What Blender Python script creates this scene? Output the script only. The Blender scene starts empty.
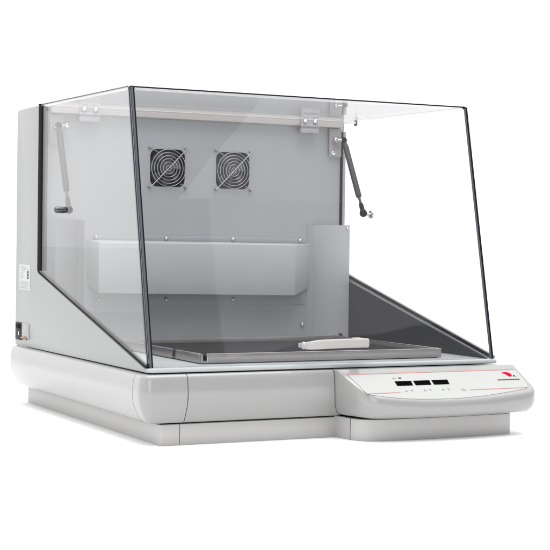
import bpy, bmesh, math, random
from mathutils import Vector, Matrix
from mathutils.geometry import tessellate_polygon

random.seed(4)
C = bpy.context.scene.collection
R = math.radians
BASE = Vector((0.30, 0.31, -0.118))          # foot of the shaker, on the floor

# ------------------------------------------------------------------ materials
def mat(name, col, rough=0.4, metal=0.0, spec=0.5, bump=0.0, bscale=900.0, vary=0.0, vscale=14.0,
        coat=0.0, stretch=None):
    m = bpy.data.materials.new(name); m.use_nodes = True
    nt = m.node_tree; b = nt.nodes['Principled BSDF']
    b.inputs['Base Color'].default_value = (*col, 1)
    b.inputs['Roughness'].default_value = rough
    b.inputs['Metallic'].default_value = metal
    b.inputs['Specular IOR Level'].default_value = spec
    b.inputs['Coat Weight'].default_value = coat; b.inputs['Coat Roughness'].default_value = .12
    tc = nt.nodes.new('ShaderNodeTexCoord'); vec = tc.outputs['Object']
    if stretch:
        mp = nt.nodes.new('ShaderNodeMapping'); mp.inputs['Scale'].default_value = stretch
        nt.links.new(vec, mp.inputs['Vector']); vec = mp.outputs['Vector']
    if vary:
        n = nt.nodes.new('ShaderNodeTexNoise'); n.inputs['Scale'].default_value = vscale
        n.inputs['Detail'].default_value = 5; nt.links.new(vec, n.inputs['Vector'])
        mr = nt.nodes.new('ShaderNodeMapRange')
        mr.inputs['From Min'].default_value = .3; mr.inputs['From Max'].default_value = .7
        mr.inputs['To Min'].default_value = 1 - vary; mr.inputs['To Max'].default_value = 1 + vary
        nt.links.new(n.outputs['Fac'], mr.inputs['Value'])
        mx = nt.nodes.new('ShaderNodeVectorMath'); mx.operation = 'SCALE'
        mx.inputs[0].default_value = col; nt.links.new(mr.outputs['Result'], mx.inputs['Scale'])
        nt.links.new(mx.outputs['Vector'], b.inputs['Base Color'])
        rr = nt.nodes.new('ShaderNodeMapRange')
        rr.inputs['From Min'].default_value = .3; rr.inputs['From Max'].default_value = .7
        rr.inputs['To Min'].default_value = max(.02, rough - .06); rr.inputs['To Max'].default_value = rough + .06
        nt.links.new(n.outputs['Fac'], rr.inputs['Value'])
        nt.links.new(rr.outputs['Result'], b.inputs['Roughness'])
    if bump:
        n2 = nt.nodes.new('ShaderNodeTexNoise'); n2.inputs['Scale'].default_value = bscale
        n2.inputs['Detail'].default_value = 3; nt.links.new(vec, n2.inputs['Vector'])
        bp = nt.nodes.new('ShaderNodeBump'); bp.inputs['Strength'].default_value = bump
        bp.inputs['Distance'].default_value = .0006
        nt.links.new(n2.outputs['Fac'], bp.inputs['Height'])
        nt.links.new(bp.outputs['Normal'], b.inputs['Normal'])
    return m

def glass_mat(name, tint):
    m = bpy.data.materials.new(name); m.use_nodes = True
    nt = m.node_tree; nt.nodes.clear()
    out = nt.nodes.new('ShaderNodeOutputMaterial')
    # Fresnel of a 1.49 sheet on both faces (straight-through transmission, so the ratio is not inverted on the way out)
    ge = nt.nodes.new('ShaderNodeNewGeometry')
    io = nt.nodes.new('ShaderNodeMapRange'); io.inputs['To Min'].default_value = 1.49; io.inputs['To Max'].default_value = 1 / 1.49
    nt.links.new(ge.outputs['Backfacing'], io.inputs['Value'])
    ma = nt.nodes.new('ShaderNodeFresnel'); nt.links.new(io.outputs['Result'], ma.inputs['IOR'])
    t = nt.nodes.new('ShaderNodeBsdfTransparent'); t.inputs['Color'].default_value = (*tint, 1)
    g = nt.nodes.new('ShaderNodeBsdfGlossy'); g.inputs['Roughness'].default_value = .012
    # acrylic sheet is never quite flat
    tc = nt.nodes.new('ShaderNodeTexCoord')
    n = nt.nodes.new('ShaderNodeTexNoise'); n.inputs['Scale'].default_value = 5
    nt.links.new(tc.outputs['Object'], n.inputs['Vector'])
    bp = nt.nodes.new('ShaderNodeBump'); bp.inputs['Strength'].default_value = .15
    bp.inputs['Distance'].default_value = .002
    nt.links.new(n.outputs['Fac'], bp.inputs['Height']); nt.links.new(bp.outputs['Normal'], g.inputs['Normal'])
    mx = nt.nodes.new('ShaderNodeMixShader')
    nt.links.new(ma.outputs[0], mx.inputs[0]); nt.links.new(t.outputs[0], mx.inputs[1]); nt.links.new(g.outputs[0], mx.inputs[2])
    nt.links.new(mx.outputs[0], out.inputs[0])
    return m

M = dict(
    plastic=mat('moulded_grey_plastic', (.275, .2755, .273), .24, coat=.38),
    plinth=mat('plinth_plastic', (.468, .462, .459), .48),
    paint=mat('painted_steel', (.285, .298, .291), .40),
    deck=mat('painted_deck', (.40, .42, .428), .35, vary=.015, vscale=10),
    wall=mat('chamber_wall_paint', (.305, .318, .330), .42, vary=.02, vscale=6),
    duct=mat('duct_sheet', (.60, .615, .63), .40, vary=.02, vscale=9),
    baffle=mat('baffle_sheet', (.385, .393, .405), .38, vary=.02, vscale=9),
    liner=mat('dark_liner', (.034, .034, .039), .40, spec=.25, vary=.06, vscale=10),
    rubber=mat('black_rubber', (.006, .006, .008), .6, spec=.03),
    mat_=mat('rubber_mat', (.020, .0175, .020), .8, spec=.15, vary=.06, vscale=20),
    dark=mat('shadow_gap_black', (.015, .015, .016), .7),
    fan=mat('fan_black', (.016, .016, .020), .45),
    fanblade=mat('fan_blade', (.075, .075, .085), .40),
    edge=mat('edge_refraction_dark', (.007, .008, .014), .4, spec=.1),  # dark look of refraction in the clear lid edges, put into the colour
    edgegrey=mat('edge_refraction_grey', (.085, .090, .105), .35, spec=.3),  # paler part of the same refraction, also painted
    trim=mat('grey_trim', (.36, .345, .37), .35),
    steel=mat('tray_steel', (.42, .405, .405), .36, metal=.85, vary=.06, vscale=30, stretch=(1, 1, 14)),
    chrome=mat('chrome', (.62, .62, .64), .22, metal=1),
    wire=mat('grille_wire', (.36, .36, .38), .3, metal=.9), fanscrew=mat('fan_screw', (.34, .34, .36), .3, metal=.9), lip=mat('tray_lip', (.78, .77, .77), .25, metal=.9),
    rail=mat('hinge_rail_aluminium', (.40, .375, .368), .42, metal=.15, vary=.02, stretch=(1, 30, 30)),
    hinge=mat('hinge_plate', (.295, .288, .298), .42),
    strut=mat('strut_dark_grey', (.014, .014, .0135), .45, spec=.3),
    black=mat('black_plastic', (.006, .006, .007), .5, spec=.15),
    white=mat('white_plastic', (.80, .79, .77), .4, vary=.01),
    handle=mat('handle_plastic', (.365, .352, .344), .42, bump=.05, vary=.02),
    handlecap=mat('handle_cap', (.34, .37, .385), .35),
    label=mat('label_film', (.37, .378, .366), .45, vary=.006),
    sticker=mat('sticker_paper', (.46, .465, .465), .5),
    red=mat('red_ink', (.62, .075, .075), .45),
    redsoft=mat('red_line_ink', (.46, .235, .22), .5, spec=0),
    emblem=mat('emblem_red', (.48, .006, .028), .5, spec=0),
    emblemdark=mat('emblem_dark_red', (.26, .02, .04), .5, spec=0),
    ink=mat('grey_ink', (.075, .085, .09), .5, spec=0),
    inkpale=mat('pale_ink', (.32, .25, .24), .5, spec=0),
    inkgrey=mat('pale_grey_ink', (.30, .30, .30), .5), gun=mat('gunmetal', (.10, .10, .105), .22, metal=.9),
    display=mat('display_window', (.003, .003, .0035), .6, spec=0),
    brass=mat('brass', (.36, .24, .16), .35, metal=.6),
    glass=glass_mat('clear_acrylic', (.985, .985, .988)),
)

# ------------------------------------------------------------------ mesh helpers
def finish(name, bm, m, parent, angle=35, recalc=True):
    if recalc: bmesh.ops.recalc_face_normals(bm, faces=bm.faces[:])
    me = bpy.data.meshes.new(name); bm.to_mesh(me); bm.free()
    for p in me.polygons: p.use_smooth = True
    me.set_sharp_from_angle(angle=R(angle))
    me.materials.append(M[m] if isinstance(m, str) else m)
    o = bpy.data.objects.new(name, me); C.objects.link(o)
    if parent is not None:
        o.parent = parent; o.matrix_parent_inverse = Matrix.Translation(-BASE)
        if parent.parent is not None: o.matrix_parent_inverse = Matrix.Identity(4)
    return o

def add(bm, src):
    me = bpy.data.meshes.new('tmp'); src.to_mesh(me); src.free(); bm.from_mesh(me); bpy.data.meshes.remove(me)

def bevelall(b, w, seg=2):
    if w > 0:
        bmesh.ops.bevel(b, geom=b.edges[:], offset=w, segments=seg, profile=.5, affect='EDGES', clamp_overlap=True)

def box(bm, x0, x1, y0, y1, z0, z1, bev=0., seg=2):
    b = bmesh.new(); bmesh.ops.create_cube(b, size=1)
    for v in b.verts:
        v.co = Vector((x0 + (v.co.x + .5) * (x1 - x0), y0 + (v.co.y + .5) * (y1 - y0), z0 + (v.co.z + .5) * (z1 - z0)))
    bevelall(b, bev, seg); add(bm, b)

def prism(bm, pts, axis, a, b_, bev=0., seg=2):
    """pts: 2-D polygon; extruded along axis ('x': pts are (y,z); 'y': (x,z); 'z': (x,y))."""
    b = bmesh.new()
    def mk(p, t): return {'x': (t, p[0], p[1]), 'y': (p[0], t, p[1]), 'z': (p[0], p[1], t)}[axis]
    lo = [b.verts.new(mk(p, a)) for p in pts]; hi = [b.verts.new(mk(p, b_)) for p in pts]
    n = len(pts)
    b.faces.new(lo); b.faces.new(hi[::-1])
    for i in range(n): b.faces.new((lo[i], hi[i], hi[(i + 1) % n], lo[(i + 1) % n]))
    bmesh.ops.recalc_face_normals(b, faces=b.faces[:])
    bevelall(b, bev, seg); add(bm, b)

def skew(bm, base, top, cap=True):
    """loft between two 3-D polygons."""
    b = bmesh.new()
    lo = [b.verts.new(p) for p in base]; hi = [b.verts.new(p) for p in top]; n = len(lo)
    b.faces.new(lo); b.faces.new(hi[::-1])
    for i in range(n): b.faces.new((lo[i], hi[i], hi[(i + 1) % n], lo[(i + 1) % n]))
    bmesh.ops.recalc_face_normals(b, faces=b.faces[:]); add(bm, b)

def cone(bm, p0, p1, r0, r1=None, seg=24):
    r1 = r0 if r1 is None else r1
    p0, p1 = Vector(p0), Vector(p1); d = p1 - p0
    b = bmesh.new()
    bmesh.ops.create_cone(b, cap_ends=True, segments=seg, radius1=r0, radius2=r1, depth=d.length)
    q = Vector((0, 0, 1)).rotation_difference(d.normalized())
    bmesh.ops.transform(b, matrix=Matrix.Translation((p0 + p1) / 2) @ q.to_matrix().to_4x4(), verts=b.verts)
    add(bm, b)

def lathe(bm, p0, p1, prof, seg=28):
    """profile [(t, r)...] along the axis p0->p1."""
    p0, p1 = Vector(p0), Vector(p1); d = p1 - p0
    q = Vector((0, 0, 1)).rotation_difference(d.normalized()).to_matrix()
    b = bmesh.new(); rings = []
    for t, r in prof:
        rings.append([b.verts.new(p0 + d * t + q @ Vector((r * math.cos(2 * math.pi * k / seg), r * math.sin(2 * math.pi * k / seg), 0))) for k in range(seg)])
    for A, B in zip(rings, rings[1:]):
        for k in range(seg): b.faces.new((A[k], A[(k + 1) % seg], B[(k + 1) % seg], B[k]))
    b.faces.new(rings[0][::-1]); b.faces.new(rings[-1])
    bmesh.ops.recalc_face_normals(b, faces=b.faces[:]); add(bm, b)

def ball(bm, c, r, sc=(1, 1, 1), u=20, v=12):
    b = bmesh.new(); bmesh.ops.create_uvsphere(b, u_segments=u, v_segments=v, radius=r)
    for x in b.verts: x.co = Vector(c) + Vector((x.co.x * sc[0], x.co.y * sc[1], x.co.z * sc[2]))
    add(bm, b)

def ring(bm, c, Rr, r, seg=56, ms=8):
    b = bmesh.new(); rows = []
    for k in range(seg):
        a = 2 * math.pi * k / seg
        rows.append([b.verts.new((c[0] + (Rr + r * math.cos(f)) * math.cos(a), c[1] + r * math.sin(f), c[2] + (Rr + r * math.cos(f)) * math.sin(a)))
                     for f in [2 * math.pi * j / ms for j in range(ms)]])
    for k in range(seg):
        A, B = rows[k], rows[(k + 1) % seg]
        for j in range(ms): b.faces.new((A[j], A[(j + 1) % ms], B[(j + 1) % ms], B[j]))
    bmesh.ops.recalc_face_normals(b, faces=b.faces[:]); add(bm, b)

def tube(bm, pts, r, seg=12):
    for p, q in zip(pts, pts[1:]): cone(bm, p, q, r, r, seg)
    for p in pts[1:-1]: ball(bm, p, r, u=seg, v=8)

def strip_loft(bm, plan, prof, ends=True, closed=False):
    """plan: [(x,y,nx,ny)]; prof: [(inset,z)].  An open skirt with returned ends."""
    b = bmesh.new()
    cols = [[b.verts.new((x - nx * d, y - ny * d, z)) for d, z in prof] for x, y, nx, ny in plan]
    if ends:
        def ret(p): return [b.verts.new((p[0] - p[2] * (d + .006), p[1] - p[3] * (d + .006), z)) for d, z in prof]
        cols = [ret(plan[0])] + cols + [ret(plan[-1])]
    seq = list(zip(cols, cols[1:])) + ([(cols[-1], cols[0])] if closed else [])
    for A, B in seq:
        for j in range(len(prof) - 1): b.faces.new((A[j], B[j], B[j + 1], A[j + 1]))
    add(bm, b)

def normals2d(pts, closed=False):
    out = []; n = len(pts)
    for i, p in enumerate(pts):
        a = pts[i - 1] if (i > 0 or closed) else None
        c = pts[(i + 1) % n] if (i < n - 1 or closed) else None
        v = Vector((0, 0))
        for s, e in ((a, p), (p, c)):
            if s is None or e is None: continue
            d = Vector((e[0] - s[0], e[1] - s[1])).normalized(); v += Vector((d.y, -d.x))
        v.normalize(); out.append((p[0], p[1], v.x, v.y))
    return out

def arc(cx, cy, r, a0, a1, n=10):
    return [(cx + r * math.cos(R(a0 + (a1 - a0) * i / n)), cy + r * math.sin(R(a0 + (a1 - a0) * i / n)),
             math.cos(R(a0 + (a1 - a0) * i / n)), math.sin(R(a0 + (a1 - a0) * i / n))) for i in range(n + 1)]

def line(x0, y0, x1, y1, nx, ny, n=6):
    return [(x0 + (x1 - x0) * i / n, y0 + (y1 - y0) * i / n, nx, ny) for i in range(n + 1)]

# ------------------------------------------------------------------ the shaker
root = bpy.data.objects.new('incubating_shaker', None); C.objects.link(root)
root.location = BASE; root.empty_display_size = .1
root['label'] = 'light grey laboratory incubating shaker with clear hinged lid, two fans inside and sloping control panel'
root['category'] = 'laboratory shaker'
def part(name, bm, m, parent=root, angle=35): return finish(name, bm, m, parent, angle)

# --- base: dark core, moulded skirts round it; black lower boxes paint the under-skirt shadow
X0, X1, Y0, Y1, RC = -.018, .618, -.020, .654, .020
SK = [(.030, -.0122), (.014, -.0122), (.0095, -.0124), (.0066, -.0132), (.0045, -.0147), (.0031, -.0170), (.0023, -.0200), (.0013, -.026), (.0002, -.036), (.0, -.043), (.0006, -.050), (.0024, -.0575),
      (.0050, -.065), (.0084, -.0722), (.0115, -.0780), (.0138, -.0812), (.0158, -.0831), (.0185, -.0842), (.034, -.0845)]
bm = bmesh.new(); box(bm, .004, .600, .004, .612, -.080, -.0135, 0); box(bm, .024, .586, .0085, .600, -.095, -.0795); prism(bm, [(.322, .012), (.322, -.034), (.335, -.055), (.36, -.0605), (.45, -.0635), (.585, -.0615), (.588, .012)], 'z', -.095, -.084)
base = part('base', bm, 'dark')
SY, SX, CX = .0215, .0525, .2950
bm = bmesh.new()      # left side and rear
strip_loft(bm, line(.30, Y1, X0 + .032, Y1, 0, 1) + arc(X0 + .032, Y1 - .032, .032, 90, 180, 12)[1:] + line(X0, Y1 - .032, X0, SY + .0006, -1, 0)[1:], SK)
finish('skirt_panel', bm, 'plastic', base)
bm = bmesh.new()      # right side and rear
strip_loft(bm, line(X1, -.001, X1, Y1 - .05, 1, 0) + arc(X1 - .05, Y1 - .05, .05, 0, 90, 12)[1:] + line(X1 - .05, Y1, .301, Y1, 0, 1)[1:], SK)
finish('skirt_panel', bm, 'plastic', base)
bm = bmesh.new()
strip_loft(bm, line(X0, SY - .0006, X0, Y0 + RC, -1, 0, 2) + arc(X0 + RC, Y0 + RC, RC, 180, 270, 14)[1:] + line(X0 + RC, Y0, SX - .0006, Y0, 0, -1, 4)[1:], SK)
finish('corner_piece', bm, 'plastic', base)
bm = bmesh.new()
DT = [(-9, -.0005), (.22, -.0005), (.42, -.0004), (.60, .001), (.76, .0038), (.88, .0075), (.955, .0112), (.99, .0150), (1.0, .020), (9, .020)]
def flank(z):                      # where the console's left flank stands at this height
    q = (-z - .0165) / (.0822 - .0165)
    for (a, da), (c, dc) in zip(DT, DT[1:]):
        if a <= q <= c: return .2966 + da + (dc - da) * (q - a) / (c - a)
b = bmesh.new(); rows = []
for k in range(9):
    rows.append([b.verts.new((SX + .0006 + (flank(z) - .0014 - SX - .0006) * k / 8, Y0 + d, z)) for d, z in SK])
rows.insert(0, [b.verts.new((SX + .0006, Y0 + d + .006, z)) for d, z in SK])
rows.append([b.verts.new((flank(z) - .0014, Y0 + d + .006, z)) for d, z in SK])
for A, B in zip(rows, rows[1:]):
    for q in range(len(SK) - 1): b.faces.new((A[q], B[q], B[q + 1], A[q + 1]))
add(bm, b)
finish('front_panel', bm, 'plastic', base)

# --- plinth on the floor
PZ = [(.006, -.0868), (.0012, -.0868), (.0003, -.0873), (.0, -.0884), (.0, -.1165), (.001, -.118)]
bm = bmesh.new()
pl = line(.18, .639, .026, .639, 0, 1, 3) + arc(.026, .631, .008, 90, 180, 6)[1:] + line(.018, .631, .018, .0055, -1, 0, 6)[1:] + arc(.0215, .0055, .0035, 180, 270, 6)[1:] + line(.0215, .002, .0486, .002, 0, -1, 3)[1:]
strip_loft(bm, pl, PZ)
pl = line(.0498, .002, .3115, .002, 0, -1, 4); strip_loft(bm, pl, PZ)
box(bm, .024, .586, .008, .600, -.1175, -.0876)
plinth = part('plinth', bm, 'plinth')
bm = bmesh.new()
f1 = normals2d([(.3085, .004), (.3110, -.006), (.3122, -.020), (.3140, -.0355)])
PC = [(.006, -.0850), (.0012, -.0850), (.0003, -.0855), (.0, -.0866), (.0, -.1165), (.001, -.118)]      # closer under the console
strip_loft(bm, f1, PC, ends=False)
f2 = normals2d([(.3143, -.0368), (.3165, -.044), (.320, -.0515), (.326, -.0585), (.335, -.0635), (.350, -.067), (.375, -.0695), (.41, -.0708), (.45, -.071), (.50, -.0702),
                (.55, -.068), (.586, -.0655), (.590, -.0635), (.5915, -.060), (.5915, .02)])
strip_loft(bm, f2, PC, ends=True)
prism(bm, [(.320, .01), (.320, -.035), (.333, -.056), (.36, -.062), (.45, -.065), (.58, -.061), (.585, .01)], 'z', -.1175, -.0876)
part('console_plinth', bm, 'plinth')

# --- control console
ZB, KP, YC = -.0119, .55, -.02473
def ztop(y): return ZB if y > YC else ZB + KP * (y - YC)
cp = [(.2962, -.002), (.2962, -.012), (.2968, -.0205), (.2975, YC), (.3025, -.045), (.3075, -.062), (.3130, -.075), (.3205, -.0855), (.333, -.0925), (.36, -.0990), (.40, -.1038),
      (.44, -.1058), (.48, -.1058), (.52, -.1040), (.56, -.0998), (.59, -.0960), (.607, -.0935), (.6160, -.0900), (.6212, -.0845), (.6235, -.0770), (.6240, -.055), (.6240, YC), (.6240, -.012), (.6240, -.002)]
cn = normals2d(cp)
rings = [('t', .0048, 0.), ('t', .0022, -.0004), ('t', .0007, -.0016), ('t', .0, -.0040), ('s', -.0005, .22), ('s', -.0004, .42), ('s', .001, .60), ('s', .0038, .76), ('s', .0075, .88), ('s', .0112, .955), ('s', .0150, .99), ('s', .020, 1.0), ('s', .045, 1.003)]
b = bmesh.new(); cols = []
for x, y, nx, ny in cn:
    col = []
    for kind, d, t in rings:
        px, py = x - nx * d, y - ny * d
        if abs(y - YC) < 1e-6: py = YC
        z0 = ztop(py)
        z = z0 + t if kind == 't' else (ztop(y) - .004) * (1 - t) + (-.0822) * t
        col.append(b.verts.new((px, py, z)))
    cols.append(col)
for A, B in zip(cols, cols[1:]):
    for j in range(len(rings) - 1): b.faces.new((A[j], B[j], B[j + 1], A[j + 1]))
i0 = 3; i1 = 21
b.faces.new([cols[i][0] for i in range(i0, i1 + 1)])
b.faces.new([cols[i][0] for i in list(range(0, i0 + 1)) + list(range(i1, len(cols)))])
b.faces.new([c[-1] for c in cols])
bm = bmesh.new(); add(bm, b)
console = part('control_console', bm, 'plastic', angle=28)

# things printed on the sloping panel: (x, y) in plan, lifted onto the plane
NPL = Vector((0, -KP, 1)).normalized()
def onpanel(x, y, lift): return Vector((x, y, ZB + KP * (y - YC))) + NPL * lift
def sheet(bm, pts, lift, thick=.0003):
    skew(bm, [onpanel(x, y, lift - thick) for x, y in pts], [onpanel(x, y, lift) for x, y in pts])
bm = bmesh.new()
bow = [(.3155, -.0805), (.3185, -.0832), (.325, -.0862), (.345, -.0912), (.3646, -.0952), (.3971, -.0988), (.43, -.1004), (.4687, -.1003), (.51, -.0978), (.5481, -.0932), (.58, -.0885), (.600, -.0853), (.6085, -.0815), (.6135, -.0745), (.6150, -.066), (.6150, -.0370), (.3080, -.0370)]
sheet(bm, bow, .0006, .0005)
panel = part('label_panel', bm, 'label', console)
bm = bmesh.new(); sheet(bm, [(.3085, -.0382), (.6145, -.0382), (.6145, -.0366), (.3078, -.0366)], .0010)
finish('printed_line', bm, 'redsoft', console)
bm = bmesh.new(); sheet(bm, [(.3188, -.0834), (.3735, -.0834), (.3735, -.0820), (.3178, -.0820)], .0010)
finish('printed_line', bm, 'redsoft', console)
bm = bmesh.new(); sheet(bm, [(.5000, -.0834), (.6070, -.0832), (.6085, -.0818), (.5000, -.0820)], .0010)
finish('printed_line', bm, 'redsoft', console)
for k in range(3):
    x = .3779 + .0331 * k; bm = bmesh.new()
    sheet(bm, [(x - .0006, -.0676), (x + .0272, -.0676), (x + .0300, -.0570), (x + .0006, -.0570)], .0011)
    finish('display', bm, 'display', console)
# indicator symbol above the displays
bm = bmesh.new(); sheet(bm, [(.3895, -.0508), (.3945, -.0508), (.3950, -.0480), (.3900, -.0480)], .0010)
finish('indicator_mark', bm, 'ink', console)
bm = bmesh.new(); sheet(bm, [(.3790, -.0508), (.3850, -.0508), (.3852, -.0486), (.3795, -.0486)], .0010)
finish('indicator_mark', bm, 'inkpale', console)
# arrow keys under the displays
for k, x in enumerate((.386, .3965, .419, .4295, .452, .4625)):
    bm = bmesh.new(); s = -1 if k % 2 else 1; y = -.0795
    sheet(bm, [(x - .0026, y - .0017 * s), (x + .0026, y - .0017 * s), (x, y + .0022 * s)], .0010)
    finish('arrow_key', bm, 'inkpale', console)
bm = bmesh.new()
for a in range(3):
    rr = .0042 - .0013 * a
    sheet(bm, [(.4885 + rr * math.cos(t) * (1 if i < 12 else 1), -.0818 + rr * .8 * math.sin(t)) for i, t in enumerate([2 * math.pi * q / 12 for q in range(12)])], .0009 + .0001 * a)
    break
finish('power_key', bm, 'inkpale', console)
bm = bmesh.new(); sheet(bm, [(.4885 + .0026 * math.cos(2 * math.pi * q / 12), -.0818 + .0021 * math.sin(2 * math.pi * q / 12)) for q in range(12)], .0012)
finish('power_key', bm, 'label', console)
# emblem: sweeping red comma with a dark tail
bm = bmesh.new()
sheet(bm, [(.5850, -.0448), (.5895, -.0436), (.5950, -.0440), (.5990, -.0462), (.6004, -.0496), (.5994, -.0530), (.5962, -.0548), (.5926, -.0540), (.5908, -.0512), (.5900, -.0486), (.5882, -.0468), (.5852, -.0462)], .0011)
finish('emblem', bm, 'emblem', console)
bm = bmesh.new()
sheet(bm, [(.5998, -.0552), (.6018, -.0526), (.6034, -.0502), (.6042, -.0526), (.6070, -.0552), (.6046, -.0546), (.6032, -.0536), (.6018, -.0548)], .0011)
finish('emblem_tail', bm, 'emblemdark', console)
bm = bmesh.new(); x = .5655
for w in (.0040, .0036, .0044, .0034, .0040, .0042, .0034, .0040, .0044):
    sheet(bm, [(x, -.0630), (x + w, -.0630), (x + w + .0003, -.0609), (x + .0003, -.0609)], .0011); x += w + .0008
finish('lettering', bm, 'ink', console)

# --- deck
bm = bmesh.new()
def rr(x0, x1, y0, y1, r, n=8):
    o = []
    for cx, cy, a in ((x0 + r, y0 + r, 180), (x1 - r, y0 + r, 270), (x1 - r, y1 - r, 0), (x0 + r, y1 - r, 90)):
        o += [(cx + r * math.cos(R(a + 90 * i / n)), cy + r * math.sin(R(a + 90 * i / n))) for i in range(n + 1)]
    return o
b = bmesh.new(); lv = []
for ins, z in ((.003, -.0106), (.0006, -.0102), (0, -.0090), (0, -.0062), (.0008, -.0046), (.0028, -.0040)):
    lv.append([b.verts.new((x, y, z)) for x, y in rr(-.004 + ins, .606 - ins, -.008 + ins, .600 - ins, .009 - ins)])
for A, B in zip(lv, lv[1:]):
    for i in range(len(A)): b.faces.new((A[i], A[(i + 1) % len(A)], B[(i + 1) % len(A)], B[i]))
b.faces.new(lv[-1]); b.faces.new(lv[0][::-1]); add(bm, b)
part('deck', bm, 'deck')

# --- housing
YB, YR, HT, ZK = .504, .640, .414, .125
sidepoly = [(YR, -.0115), (YR, HT - .012), (YR - .004, HT - .003), (YR - .012, HT), (YB + .008, HT), (YB + .008, ZK - .003), (.0035, -.0062), (-.004, -.0085), (-.004, -.0105)]
bm = bmesh.new(); prism(bm, sidepoly, 'x', -.0046, -.0008, .0010, 2); sideL = part('side_panel', bm, 'paint')
bm = bmesh.new(); prism(bm, sidepoly, 'x', .5953, .6046, .0010, 2); sideR = part('side_panel', bm, 'paint')
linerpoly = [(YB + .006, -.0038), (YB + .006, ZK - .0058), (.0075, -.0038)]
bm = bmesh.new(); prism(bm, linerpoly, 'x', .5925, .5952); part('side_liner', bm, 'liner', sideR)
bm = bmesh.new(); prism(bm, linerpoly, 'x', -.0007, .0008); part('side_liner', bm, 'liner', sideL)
bm = bmesh.new(); prism(bm, [(YB + .030, HT - .014), (YR - .014, HT - .014), (YR - .010, HT - .010), (YR - .010, HT - .002), (YB + .010, HT - .002)], 'x', -.0007, .5952)
box(bm, -.0007, .5952, YR - .012, YR - .002, -.0038, HT - .0145)
part('rear_housing', bm, 'paint')

# gaskets along the cut edge of the side panels
dv = Vector((0 - YB, -.0035 - ZK)).normalized(); nv = Vector((dv.y, -dv.x))       # unit along / normal of the slope (up-front)
if nv.y < 0: nv = -nv
def slope_strip(bm, x0, x1, lo, hi, s0=0., s1=1.):
    A = Vector((YB + .008, ZK)); B = Vector((.0005, -.0030))
    a, b_ = A.lerp(B, s0), A.lerp(B, s1)
    prism(bm, [tuple(a + nv * lo), tuple(b_ + nv * lo), tuple(b_ + nv * hi), tuple(a + nv * hi)], 'x', x0, x1)
def gasket_path(bm, x0, x1, w):
    box(bm, x0, x1, YB - .001 - w, YB + .0078, ZK + .004 - w * .22, HT - .002, .001)
    prism(bm, [(YB - .001, HT - .001), (YB + .0078, HT - .001), (YB + .0078, HT + .002), (YB + .002, HT + .002)], 'x', x0, x1)
bm = bmesh.new(); gasket_path(bm, -.0060, -.0002, .014); slope_strip(bm, -.0050, -.0006, -.0006, .0018); part('gasket', bm, 'rubber', sideL)
bm = bmesh.new(); box(bm, .0006, .0050, YB - .001, YB + .006, ZK + .004, HT - .004, .001); part('trim_strip', bm, 'trim', sideL)
bm = bmesh.new(); box(bm, .5935, .5975, YB - .001, YB + .0078, ZK + .004, HT - .020, .0008); slope_strip(bm, .5966, .6000, -.0005, .0036); part('gasket', bm, 'rubber', sideR)
bm = bmesh.new(); box(bm, .5980, .6040, YB - .001, YB + .006, ZK + .004, HT - .020, .001); slope_strip(bm, .6004, .6045, -.0005, .0042); part('trim_strip', bm, 'trim', sideR)

# --- chamber back wall with real fan openings
FANS = [(.2356, .3127), (.3660, .3123)]; FH = .0340
def rsq(cx, cz, h, r, n=6):
    o = []
    for sx, sz, a in ((-1, -1, 180), (1, -1, 270), (1, 1, 0), (-1, 1, 90)):
        o += [(cx + sx * (h - r) + r * math.cos(R(a + 90 * i / n)), cz + sz * (h - r) + r * math.sin(R(a + 90 * i / n))) for i in range(n + 1)]
    return o
outer = [(.0004, -.0040), (.5930, -.0040), (.5930, .4035), (.0004, .4035)]
holes = [rsq(x, z, FH, .013) for x, z in FANS]
b = bmesh.new(); loops = [outer] + holes
flat = [p for l in loops for p in l]
vf = [b.verts.new((p[0], YB + .0015, p[1])) for p in flat]; vb = [b.verts.new((p[0], YB + .0035, p[1])) for p in flat]
for t in tessellate_polygon([[Vector((p[0], p[1], 0)) for p in l] for l in loops]):
    b.faces.new([vf[i] for i in t]); b.faces.new([vb[i] for i in t][::-1])
o = 0
for l in loops:
    n = len(l)
    for i in range(n): b.faces.new((vf[o + i], vf[o + (i + 1) % n], vb[o + (i + 1) % n], vb[o + i]))
    o += n
bm = bmesh.new(); add(bm, b); back = part('back_wall', bm, 'wall')

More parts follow.
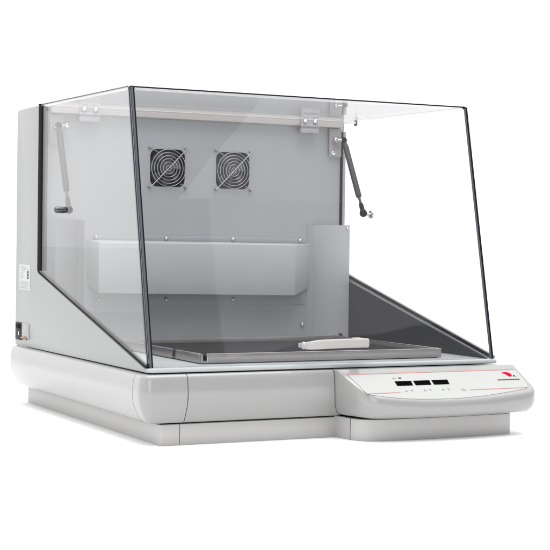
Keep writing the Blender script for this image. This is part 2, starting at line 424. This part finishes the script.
for fx, fz in FANS:
    yf = YB + .0036
    b = bmesh.new(); P = rsq(fx, fz, FH + .0015, .013); Q = rsq(fx, fz, FH + .001, .013)
    A = [b.verts.new((p[0], yf, p[1])) for p in P]; B = [b.verts.new((p[0], yf + .026, p[1])) for p in P]
    for i in range(len(A)): b.faces.new((A[i], A[(i + 1) % len(A)], B[(i + 1) % len(A)], B[i]))
    b.faces.new(B); bm = bmesh.new(); add(bm, b)
    fan = part('fan', bm, 'fan')
    bm = bmesh.new()
    cone(bm, (fx, yf + .004, fz), (fx, yf + .02, fz), .0125)
    for k in range(7):
        a0 = 2 * math.pi * k / 7; b = bmesh.new(); V = []
        for j in range(5):
            rad = .012 + .0185 * j / 4
            V.append([b.verts.new((fx + rad * math.cos(a0 + da), yf + yy, fz + rad * math.sin(a0 + da))) for da, yy in ((0, .006), (.32, .010), (.66, .016))])
        for p, q in zip(V, V[1:]):
            for j in range(2): b.faces.new((p[j], p[j + 1], q[j + 1], q[j]))
        add(bm, b)
    finish('impeller', bm, 'fanblade', fan)
    yg = YB - .0042; bm = bmesh.new()
    for Rr in (.0048, .0106, .0164, .0222, .0280, .0334): ring(bm, (fx, yg, fz), Rr, .00072)
    cone(bm, (fx - .0350, yg - .0015, fz - .0350), (fx + .0350, yg - .0015, fz + .0350), .00085)
    for s in (1,): 
        cone(bm, (fx - .0350, yg - .0012, fz + .0350), (fx - .0200, yg - .0012, fz + .0262), .0008)
        cone(bm, (fx + .0350, yg - .0012, fz - .0350), (fx + .0225, yg - .0012, fz - .0285), .0008)
    finish('grille', bm, 'wire', fan)
    for sx in (-1, 1):
        for sz in (-1, 1):
            bm = bmesh.new(); c = (fx + sx * .0352, YB + .001, fz + sz * .0352)
            lathe(bm, c, (c[0], c[1] - .0075, c[2]), [(0, .0027), (.45, .0027), (.5, .0023), (.9, .0018), (1, .001)], 16)
            finish('screw', bm, 'fanscrew', fan)

# --- baffle (folded sheet) on the back wall
YF = .468; bx0, bx1 = .0925, .4795
front = [(bx0, YF, .1775), (bx1, YF, .1765), (bx1, YF, .0815), (bx0, YF, .0870)]
rear = [(.0840, YB + .001, .1812), (.5305, YB + .001, .1790), (.5305, YB + .001, .0955), (.0840, YB + .001, .1030)]
b = bmesh.new(); F = [b.verts.new(p) for p in front]; G = [b.verts.new(p) for p in rear]
b.faces.new(F); 
for i in range(4): b.faces.new((F[i], G[i], G[(i + 1) % 4], F[(i + 1) % 4]))
bmesh.ops.recalc_face_normals(b, faces=b.faces[:])
bmesh.ops.bevel(b, geom=[e for e in b.edges if len(e.link_faces) == 2], offset=.0016, segments=3, profile=.5, affect='EDGES')
bm = bmesh.new(); add(bm, b)
baffle = part('air_baffle', bm, 'baffle', angle=30)
for z0, z1 in ((.064, .0950), (.1790, .1905)):
    bm = bmesh.new(); box(bm, .10, .52, YB - .0008, YB + .0012, z0, z1, .0004); finish('baffle_flange', bm, 'wall', baffle)
for x, z in ((.233, .1855), (.367, .1855), (.5072, .1850), (.099, .1855), (.2343, .0748), (.3685, .0743), (.5139, .0264), (.105, .0755)):
    bm = bmesh.new(); lathe(bm, (x, YB + .001, z), (x, YB - .0055, z), [(0, .0042), (.3, .0042), (.6, .0036), (.9, .002), (1, .0006)], 18)
    finish('screw', bm, 'chrome', baffle)

# --- upright duct panels cutting off the rear corners
def ductpanel(x_wall, x_side, sgn, m):
    b = bmesh.new(); n = 16; V = []
    pts = [(x_wall - sgn * .012, YB + .0008)]
    for i in range(n + 1):
        t = i / n
        pts.append((x_wall + (x_side - x_wall) * (t ** 1.12) , YB - .0004 + (.4615 - YB) * (.62 * t + .38 * math.sin(t * math.pi / 2))))
    for x, y in pts: V.append((b.verts.new((x, y, -.0038)), b.verts.new((x, y, .2148))))
    for p, q in zip(V, V[1:]): b.faces.new((p[0], q[0], q[1], p[1]))
    bmesh.ops.solidify(b, geom=b.faces[:], thickness=.0014)
    bm = bmesh.new(); add(bm, b); return part('duct_panel', bm, m, angle=30)
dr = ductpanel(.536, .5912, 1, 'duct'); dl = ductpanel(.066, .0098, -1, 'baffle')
bm = bmesh.new(); cone(bm, (.5800, .4720, .0062), (.5770, .4660, .0062), .0042); part('plug', bm, 'black', dr)
bm = bmesh.new(); lathe(bm, (.5885, .4650, .2085), (.5860, .4615, .2085), [(0, .0030), (.6, .0026), (1, .0006)], 14); part('screw', bm, 'chrome', dr)

# --- hinge rail, hinges
bm = bmesh.new()
prism(bm, [(.490, .4010), (.5055, .3995), (.5055, .4125), (.4895, .4130)], 'x', .0110, .5890, .0008)
rail = part('hinge_rail', bm, 'rail')
for x0, x1 in ((.4972, .5355), (.0605, .0985)):
    bm = bmesh.new(); box(bm, x0 + .001, x1 - .001, .4868, .4895, .3890, .4125, .0006); box(bm, x0, x1, .4850, .4935, .3868, .3965, .0012)
    cone(bm, (x0, .4870, .4010), (x1, .4870, .4010), .0030, seg=16)
    h = part('hinge', bm, 'hinge')
    for xs in (x0 + .0085, x1 - .0085):
        bm = bmesh.new(); lathe(bm, (xs, .4868, .4078), (xs, .4815, .4078), [(0, .0040), (.4, .0038), (.7, .0030), (1, .001)], 18); finish('bolt', bm, 'chrome', h)

# --- clear acrylic lid
LT, LH = .088, .4102
def pane_yz(off):    # front sheet profile, offset inward
    return off
bm = bmesh.new()
side = [(.0060, -.0007), (.0006, -.0016), (LT, LH - .001), (YB - .003, HT - .0006), (YB - .003, ZK - .0004)]
prism(bm, side, 'x', -.0050, -.0008); prism(bm, side, 'x', .5958, .6005)
fd = Vector((LT, LH)).normalized(); fn = Vector((fd.y, -fd.x)) * .0045
prism(bm, [(.0002, -.0032), (LT, LH - .0015), (LT + fn.x, LH - .0015 + fn.y), (.0002 + fn.x, -.0032)], 'x', -.0006, .5955)
prism(bm, [(LT + .0002, LH), (YB - .003, HT + .0008), (YB - .003, HT - .0034), (LT + .0050, LH - .0044)], 'x', -.0006, .5955)
lid = part('lid', bm, 'glass', angle=10)
def post(bm, xy):
    skew(bm, [(x, y, -.0034) for x, y in xy], [(x, y + LT, LH) for x, y in xy])
# bent front corners: refraction in clear acrylic painted as dark lines and a grey middle
bm = bmesh.new(); post(bm, [(-.0012, .0040), (-.0012, .0064), (.0008, .0064), (.0008, .0016)]); post(bm, [(.0034, -.0008), (.0054, -.0010), (.0054, .0030), (.0034, .0030)])
skew(bm, [(-.001, LT + .001, LH - .004), (.0062, LT - .0012, LH - .004), (.0062, LT + .004, LH - .004), (-.001, LT + .009, LH - .004)],
     [(.0010, LT + .002, LH + .0016), (.0058, LT, LH + .0016), (.0058, LT + .004, LH + .0016), (.001, LT + .009, LH + .0016)])
finish('corner_edge', bm, 'edge', lid)
bm = bmesh.new(); post(bm, [(.0007, .0015), (.0035, -.0004), (.0036, .0030), (.0012, .0040)]); finish('corner_body', bm, 'edgegrey', lid)
bm = bmesh.new(); post(bm, [(.5968, -.0012), (.6004, -.0010), (.6014, .0006), (.6014, .0050), (.5968, .0030)])
skew(bm, [(.5950, LT - .0012, LH - .003), (.6018, LT, LH - .003), (.6018, LT + .007, LH - .003), (.5950, LT + .004, LH - .003)],
     [(.5925, LT - .001, LH + .0014), (.5975, LT, LH + .0014), (.5975, LT + .007, LH + .0014), (.5925, LT + .004, LH + .0014)])
finish('corner_edge', bm, 'edge', lid)
bm = bmesh.new(); post(bm, [(.5956, -.0008), (.5967, -.0010), (.5967, .0030), (.5956, .0026)]); finish('corner_body', bm, 'edgegrey', lid)
bm = bmesh.new(); tube(bm, [(.004, LT + .0006, LH + .0002), (.5955, LT + .0006, LH + .0002)], .00115); finish('front_edge', bm, 'edge', lid)  # dark tube paints the light lost inside the clear edge
bm = bmesh.new(); tube(bm, [(-.0030, LT + .004, LH + .0004), (-.0030, YB - .004, HT + .0008)], .0011); finish('side_edge', bm, 'edgegrey', lid)
bm = bmesh.new(); tube(bm, [(.5994, LT + .004, LH + .0002), (.5994, YB - .004, HT + .0006)], .00035); finish('side_edge', bm, 'edgegrey', lid)

# grab handle on the front sheet
def fy(z): return LT * (z + .0032) / (LH + .0032)
bm = bmesh.new(); hz, hy = .0262, -.0225
b = bmesh.new()
path = [(.2480, fy(hz) - .0005, hz - .0015, .50), (.2470, -.008, hz - .0012, .62), (.2485, -.0150, hz - .0008, .78), (.2540, -.0200, hz - .0002, .90), (.2620, -.0222, hz + .0006, .97), (.2750, hy, hz + .0012, 1.),
        (.3000, hy, hz + .0018, 1.), (.3500, hy, hz + .0020, 1.)]
sec = [(-.5, -1), (-.85, -.85), (-1, -.5), (-1, .5), (-.85, .85), (-.5, 1), (.5, 1), (.85, .85), (1, .5), (1, -.5), (.85, -.85), (.5, -1)]
W2, H2 = .0058, .0070; rows = []
for i, (x, y, z, s) in enumerate(path):
    q = path[min(i + 1, len(path) - 1)]; p = path[max(i - 1, 0)]
    d = Vector((q[0] - p[0], q[1] - p[1], 0)).normalized(); nrm = Vector((d.y, -d.x, 0))
    rows.append([b.verts.new(Vector((x, y, z)) + nrm * (u * W2 * s) + Vector((0, 0, v * H2 * s))) for u, v in sec])
for A, B in zip(rows, rows[1:]):
    for k in range(len(sec)): b.faces.new((A[k], A[(k + 1) % len(sec)], B[(k + 1) % len(sec)], B[k]))
b.faces.new(rows[0]); b.faces.new(rows[-1][::-1]); add(bm, b)
box(bm, .3380, .3502, hy + .005, fy(.02) - .0003, hz - .0045, hz + .0088, .0012)
hnd = finish('handle', bm, 'handle', lid)
bm = bmesh.new(); ball(bm, (.2445, -.0125, hz - .0006), .0062, (.55, 1, .95)); finish('handle_cap', bm, 'handlecap', lid)

# side clip at the rear right of the lid
bm = bmesh.new(); box(bm, .5885, .6120, .4800, .4920, .4090, .4185, .001); clip = part('lid_clip', bm, 'white', lid)
bm = bmesh.new(); lathe(bm, (.6150, .4860, .4050), (.6150, .4860, .4210), [(0, .0030), (.1, .0034), (.9, .0034), (1, .0028)], 16); finish('clip_pin', bm, 'strut', lid)

# --- gas struts
def strut(U, L, out, wallx):
    U, L = Vector(U), Vector(L); d = (L - U)
    bm = bmesh.new(); e = U + d * .78
    lathe(bm, U + d * .04, e, [(0, .0030), (.03, .0047), (.08, .0054), (.97, .0054), (1, .0046)], 24)
    s = part('gas_strut', bm, 'strut')
    bm = bmesh.new(); cone(bm, e, U + d * .97, .0024, seg=14); finish('rod', bm, 'strut', s)
    bm = bmesh.new(); lathe(bm, U + d * .87, L + d.normalized() * .002, [(0, .0034), (.15, .0042), (.6, .0042), (.75, .0060), (1, .0062)], 18)
    ball(bm, L, .0070); finish('ball_socket', bm, 'rubber', s)
    bm = bmesh.new(); S = L + Vector((out * .0125, -.004, -.002)); ht = wallx < .3
    cone(bm, L, S, .0030, seg=14)
    lathe(bm, L + Vector((-.027, -.004, -.001)), L + Vector((-.006, -.004, -.001)), [(0, .001), (.05, .0038), (.18, .0056), (.82, .0056), (.95, .0040), (1, .002)], 20) if ht else lathe(bm, S, S + Vector((out * .006, 0, 0)), [(0, .0072), (.35, .0078), (.7, .0062), (1, .003)], 20); finish('stud', bm, 'gun' if ht else 'chrome', s)
    bm = bmesh.new(); ball(bm, U, .0058); lathe(bm, U - d.normalized() * .003, U + d * .07, [(0, .0045), (1, .0034)], 16); finish('ball_socket', bm, 'rubber', s)
    bm = bmesh.new(); cone(bm, U, U + Vector((-out * .016, .004, 0)), .0026, seg=14)
    ball(bm, U + Vector((-out * .016, .004, 0)), .0056, (.8, .8, 1)); finish('stud', bm, 'chrome', s)
    bm = bmesh.new(); xa, xb = sorted((wallx, wallx - out * .026)); box(bm, xa, xb, .4985, .5010, .3455, .3990, .0006); box(bm, xa + .004, xb - .006, .4850, .4984, .3735, .3762, .0004)
    finish('bracket', bm, 'hinge', s)
    bm = bmesh.new(); c = (wallx - out * .018, .4985, .3525); lathe(bm, c, (c[0], c[1] - .004, c[2]), [(0, .0046), (.5, .0042), (1, .001)], 16); finish('screw', bm, 'chrome', s)
strut((.5905, .4870, .3770), (.5805, .3925, .2365), 1, .5915)
strut((.0225, .4870, .3785), (.0100, .3925, .2310), -1, .0105)

# --- shaking platform with rubber mat
tx0, tx1, ty0, ty1, tz0, tz1, tw = .1005, .5290, .0445, .4020, -.0028, .0108, .0026
bm = bmesh.new(); box(bm, tx0 + .001, tx1 - .001, ty0 + .001, ty1 - .001, tz0 + .0012, tz0 + .0030)
box(bm, tx0 + .010, tx1, ty0, ty0 + tw, tz0, tz1, .0005)
box(bm, tx0 + .002, tx1, ty1 - tw, ty1, tz0, tz1, .0005)
box(bm, tx1 - tw, tx1, ty0 + tw + .0004, ty1 - tw - .0004, tz0, tz1 - .0003, .0005)
box(bm, tx0, tx0 + tw, ty0 + .004, ty0 + .098, tz0, tz1, .0005); box(bm, tx0, tx0 + tw, ty0 + .112, ty1 - tw, tz0, tz1, .0005)
box(bm, tx0 + .0005, tx0 + .0035, ty0 - .0006, ty0 + .0030, tz0, tz1, .0005); box(bm, tx0 + .0035, tx0 + .0100, ty0 - .0002, ty0 + .0020, tz0, tz0 + .004, .0004)
tray = part('platform', bm, 'steel')
bm = bmesh.new(); box(bm, tx0 + .010, tx1 + .0002, ty0 - .0004, ty0 + tw + .0003, tz1 + .0001, tz1 + .0009, .0003); box(bm, tx0 - .0003, tx0 + tw + .0003, ty0 + .004, ty0 + .098, tz1 + .0001, tz1 + .0009, .0003); box(bm, tx0 - .0003, tx0 + tw + .0003, ty0 + .112, ty1 - tw, tz1 + .0001, tz1 + .0009, .0003)
box(bm, tx1 - tw - .0003, tx1 + .0003, ty0 + tw + .0006, ty1 - tw, tz1 - .0001, tz1 + .0007, .0003); box(bm, tx0 + .0101, tx0 + .0112, ty0 - .0006, ty0 + .0002, tz0 + .0005, tz1, .0003); finish('tray_lip', bm, 'lip', tray)
bm = bmesh.new(); box(bm, tx0 + tw + .0004, tx1 - tw - .0004, ty0 + tw + .0004, ty1 - tw - .0004, tz0 + .0032, tz0 + .0056, .0003); finish('rubber_mat', bm, 'mat_', tray)
bm = bmesh.new(); box(bm, tx0 + .0030, tx0 + .012, ty0 + .0024, ty0 + .010, tz0 + .003, tz1 - .002, .0005); finish('corner_block', bm, 'rubber', tray)
bm = bmesh.new(); box(bm, tx0 + .0016, tx0 + .008, ty0 + .0988, ty0 + .1112, tz0 + .001, tz1 - .0006, .0005); finish('clamp_block', bm, 'strut', tray)
bm = bmesh.new(); box(bm, .13, .50, .075, .37, -.0039, -.0022); finish('drive_plate', bm, 'dark', tray)

# --- rating label and mains inlet on the left side
XL = -.0047
bm = bmesh.new(); box(bm, XL - .0005, XL + .0001, .5535, .6170, .0895, .1350); rl = part('rating_label', bm, 'sticker')
bm = bmesh.new()
def mark(bm, y0, y1, z0, z1): box(bm, XL - .0008, XL - .0004, y0, y1, z0, z1)
for z, y0, y1 in ((.1302, .575, .608), (.1270, .563, .606), (.1235, .586, .608), (.1205, .594, .607), (.1170, .596, .609), (.1135, .588, .606), (.1105, .600, .609), (.1040, .562, .610), (.1012, .566, .610), (.0984, .560, .610), (.0956, .570, .610), (.0930, .562, .610)):
    y = y1
    while y > y0:
        w = random.uniform(.003, .008); mark(bm, max(y - w, y0), y, z - .0005, z + .0005); y -= w + .0016
finish('printed_lines', bm, 'inkgrey', rl)
bm = bmesh.new()
for zc in (.1215, .1165, .1115): 
    for j in range(4): mark(bm, .5610, .5710, zc - .0018 + j * .0011, zc - .0011 + j * .0011)
finish('printed_block', bm, 'ink', rl)
bm = bmesh.new(); box(bm, XL - .0012, XL + .001, .5985, .6372, -.0015, .0300, .0010); inlet = part('mains_inlet', bm, 'black')
bm = bmesh.new(); box(bm, XL - .0022, XL - .0011, .6060, .6300, .0190, .0272, .0005); finish('rocker_switch', bm, 'rubber', inlet)
bm = bmesh.new(); box(bm, XL - .0018, XL - .0011, .6120, .6160, .0070, .0140, .0003); finish('socket_pin', bm, 'chrome', inlet)
bm = bmesh.new(); box(bm, XL - .0012, XL + .001, .5560, .5975, .0030, .0300, .0008); finish('inlet_plate', bm, 'paint', inlet)
bm = bmesh.new(); 
for y, z, q in ((.589, .0030, .0020), (.578, .0046, .0024), (.569, .0034, .0022)): lathe(bm, (XL - .0010, y, z), (XL - .0046, y - .002, z), [(0, q * 1.3), (.5, q), (1, .0010)], 12)
cone(bm, (XL - .003, .5960, .0040), (XL - .003, .5660, .0030), .0010, seg=8)
finish('terminal', bm, 'brass', inlet)

# ------------------------------------------------------------------ setting: white studio floor
bm = bmesh.new(); bmesh.ops.create_circle(bm, cap_ends=True, segments=96, radius=60)
for v in bm.verts: v.co.z = -.118
fl = finish('floor', bm, mat('white_sweep', (.94, .94, .94), .9, spec=0.0), None); fl['kind'] = 'structure'

# ------------------------------------------------------------------ light
w = bpy.data.worlds.new('World'); bpy.context.scene.world = w; w.use_nodes = True
nt = w.node_tree; bg = nt.nodes['Background']; bg.inputs['Color'].default_value = (1, 1, 1, 1)
# white studio: bright white backdrop behind and at the sides, a dimmer room behind the camera
tc = nt.nodes.new('ShaderNodeTexCoord'); sx = nt.nodes.new('ShaderNodeSeparateXYZ'); nt.links.new(tc.outputs['Generated'], sx.inputs[0])
mr = nt.nodes.new('ShaderNodeMapRange'); mr.interpolation_type = 'SMOOTHSTEP'
mr.inputs['From Min'].default_value = -.55; mr.inputs['From Max'].default_value = .25
mr.inputs['To Min'].default_value = .36; mr.inputs['To Max'].default_value = 1.42
nt.links.new(sx.outputs['Y'], mr.inputs['Value'])
mz = nt.nodes.new('ShaderNodeMapRange'); mz.interpolation_type = 'SMOOTHSTEP'
mz.inputs['From Min'].default_value = .45; mz.inputs['From Max'].default_value = 1
mz.inputs['To Min'].default_value = 0; mz.inputs['To Max'].default_value = 1.3
nt.links.new(sx.outputs['Z'], mz.inputs['Value'])
ad = nt.nodes.new('ShaderNodeMath'); ad.operation = 'ADD'
my = nt.nodes.new('ShaderNodeMapRange'); my.interpolation_type = 'SMOOTHSTEP'
my.inputs['From Min'].default_value = .6; my.inputs['From Max'].default_value = .95
my.inputs['To Min'].default_value = 0; my.inputs['To Max'].default_value = .3
nt.links.new(sx.outputs['Y'], my.inputs['Value'])
a2 = nt.nodes.new('ShaderNodeMath'); a2.operation = 'ADD'
nt.links.new(mr.outputs['Result'], a2.inputs[0]); nt.links.new(my.outputs['Result'], a2.inputs[1]); nt.links.new(a2.outputs[0], ad.inputs[0]); nt.links.new(mz.outputs['Result'], ad.inputs[1]); nt.links.new(ad.outputs[0], bg.inputs['Strength'])
def lamp(name, loc, target, sx, sy, power, col=(1, 1, 1), roll=0):
    l = bpy.data.lights.new(name, 'AREA'); l.shape = 'RECTANGLE'; l.size = sx; l.size_y = sy; l.energy = power; l.color = col
    o = bpy.data.objects.new(name, l); C.objects.link(o); o.location = loc
    o.rotation_euler = ((Vector(target) - Vector(loc)).to_track_quat('-Z', 'Y').to_matrix() @ Matrix.Rotation(R(roll), 3, 'Z')).to_euler()
    return o
lamp('overhead_softbox', (0.1, -.35, 2.4), (.25, .0, 0), 2.4, 2.4, 84)
lamp('side_softbox', (-2.6, -.4, 1.0), (.2, .2, .05), 1.4, 1.6, 3)
lamp('front_fill', (-2.0, -3.2, .9), (.3, .4, .15), 1.5, 1.5, 26)  # added fill to lift the lower chamber wall and front faces
lamp('rear_pane_fill', (-1.9, 3.2, 1.0), (.1, .3, .3), 3.0, 2.4, 5)  # unseen fill added for the milky reflection in the left pane
lamp('ceiling_panel', (4.26, -3.75, 2.6), (4.26, -3.75, 0), 3.8, 2.1, 22)
lamp('ceiling_panel', (4.66, -5.20, 2.6), (4.66, -5.20, 0), 3.5, 3.4, 24, roll=24.7)

# ------------------------------------------------------------------ camera (solved from the photograph)
cam = bpy.data.cameras.new('camera'); co = bpy.data.objects.new('camera', cam); C.objects.link(co)
yaw, pit, rol = R(-26.806), R(-1.2439), R(0.7639)
fw = Vector((-math.sin(yaw) * math.cos(pit), math.cos(yaw) * math.cos(pit), math.sin(pit)))
r = Vector((math.cos(yaw), math.sin(yaw), 0)); u = r.cross(fw)
r2 = r * math.cos(rol) + u * math.sin(rol); u2 = -r * math.sin(rol) + u * math.cos(rol)
mx = Matrix((r2, u2, -fw)).transposed().to_4x4(); mx.translation = (-.8165, -2.0137, .1806)
co.matrix_world = mx
cam.sensor_width = 36; cam.lens = 1501.37 / 550 * 36; cam.clip_end = 500; cam.clip_start = .01
sc = bpy.context.scene; sc.camera = co
sc.view_settings.view_transform = 'Standard'; sc.view_settings.look = 'None'
sc.view_settings.exposure = -.2; sc.view_settings.gamma = 1
sc.cycles.transparent_max_bounces = 32; sc.cycles.max_bounces = 16; sc.cycles.glossy_bounces = 12; sc.cycles.use_denoising = True
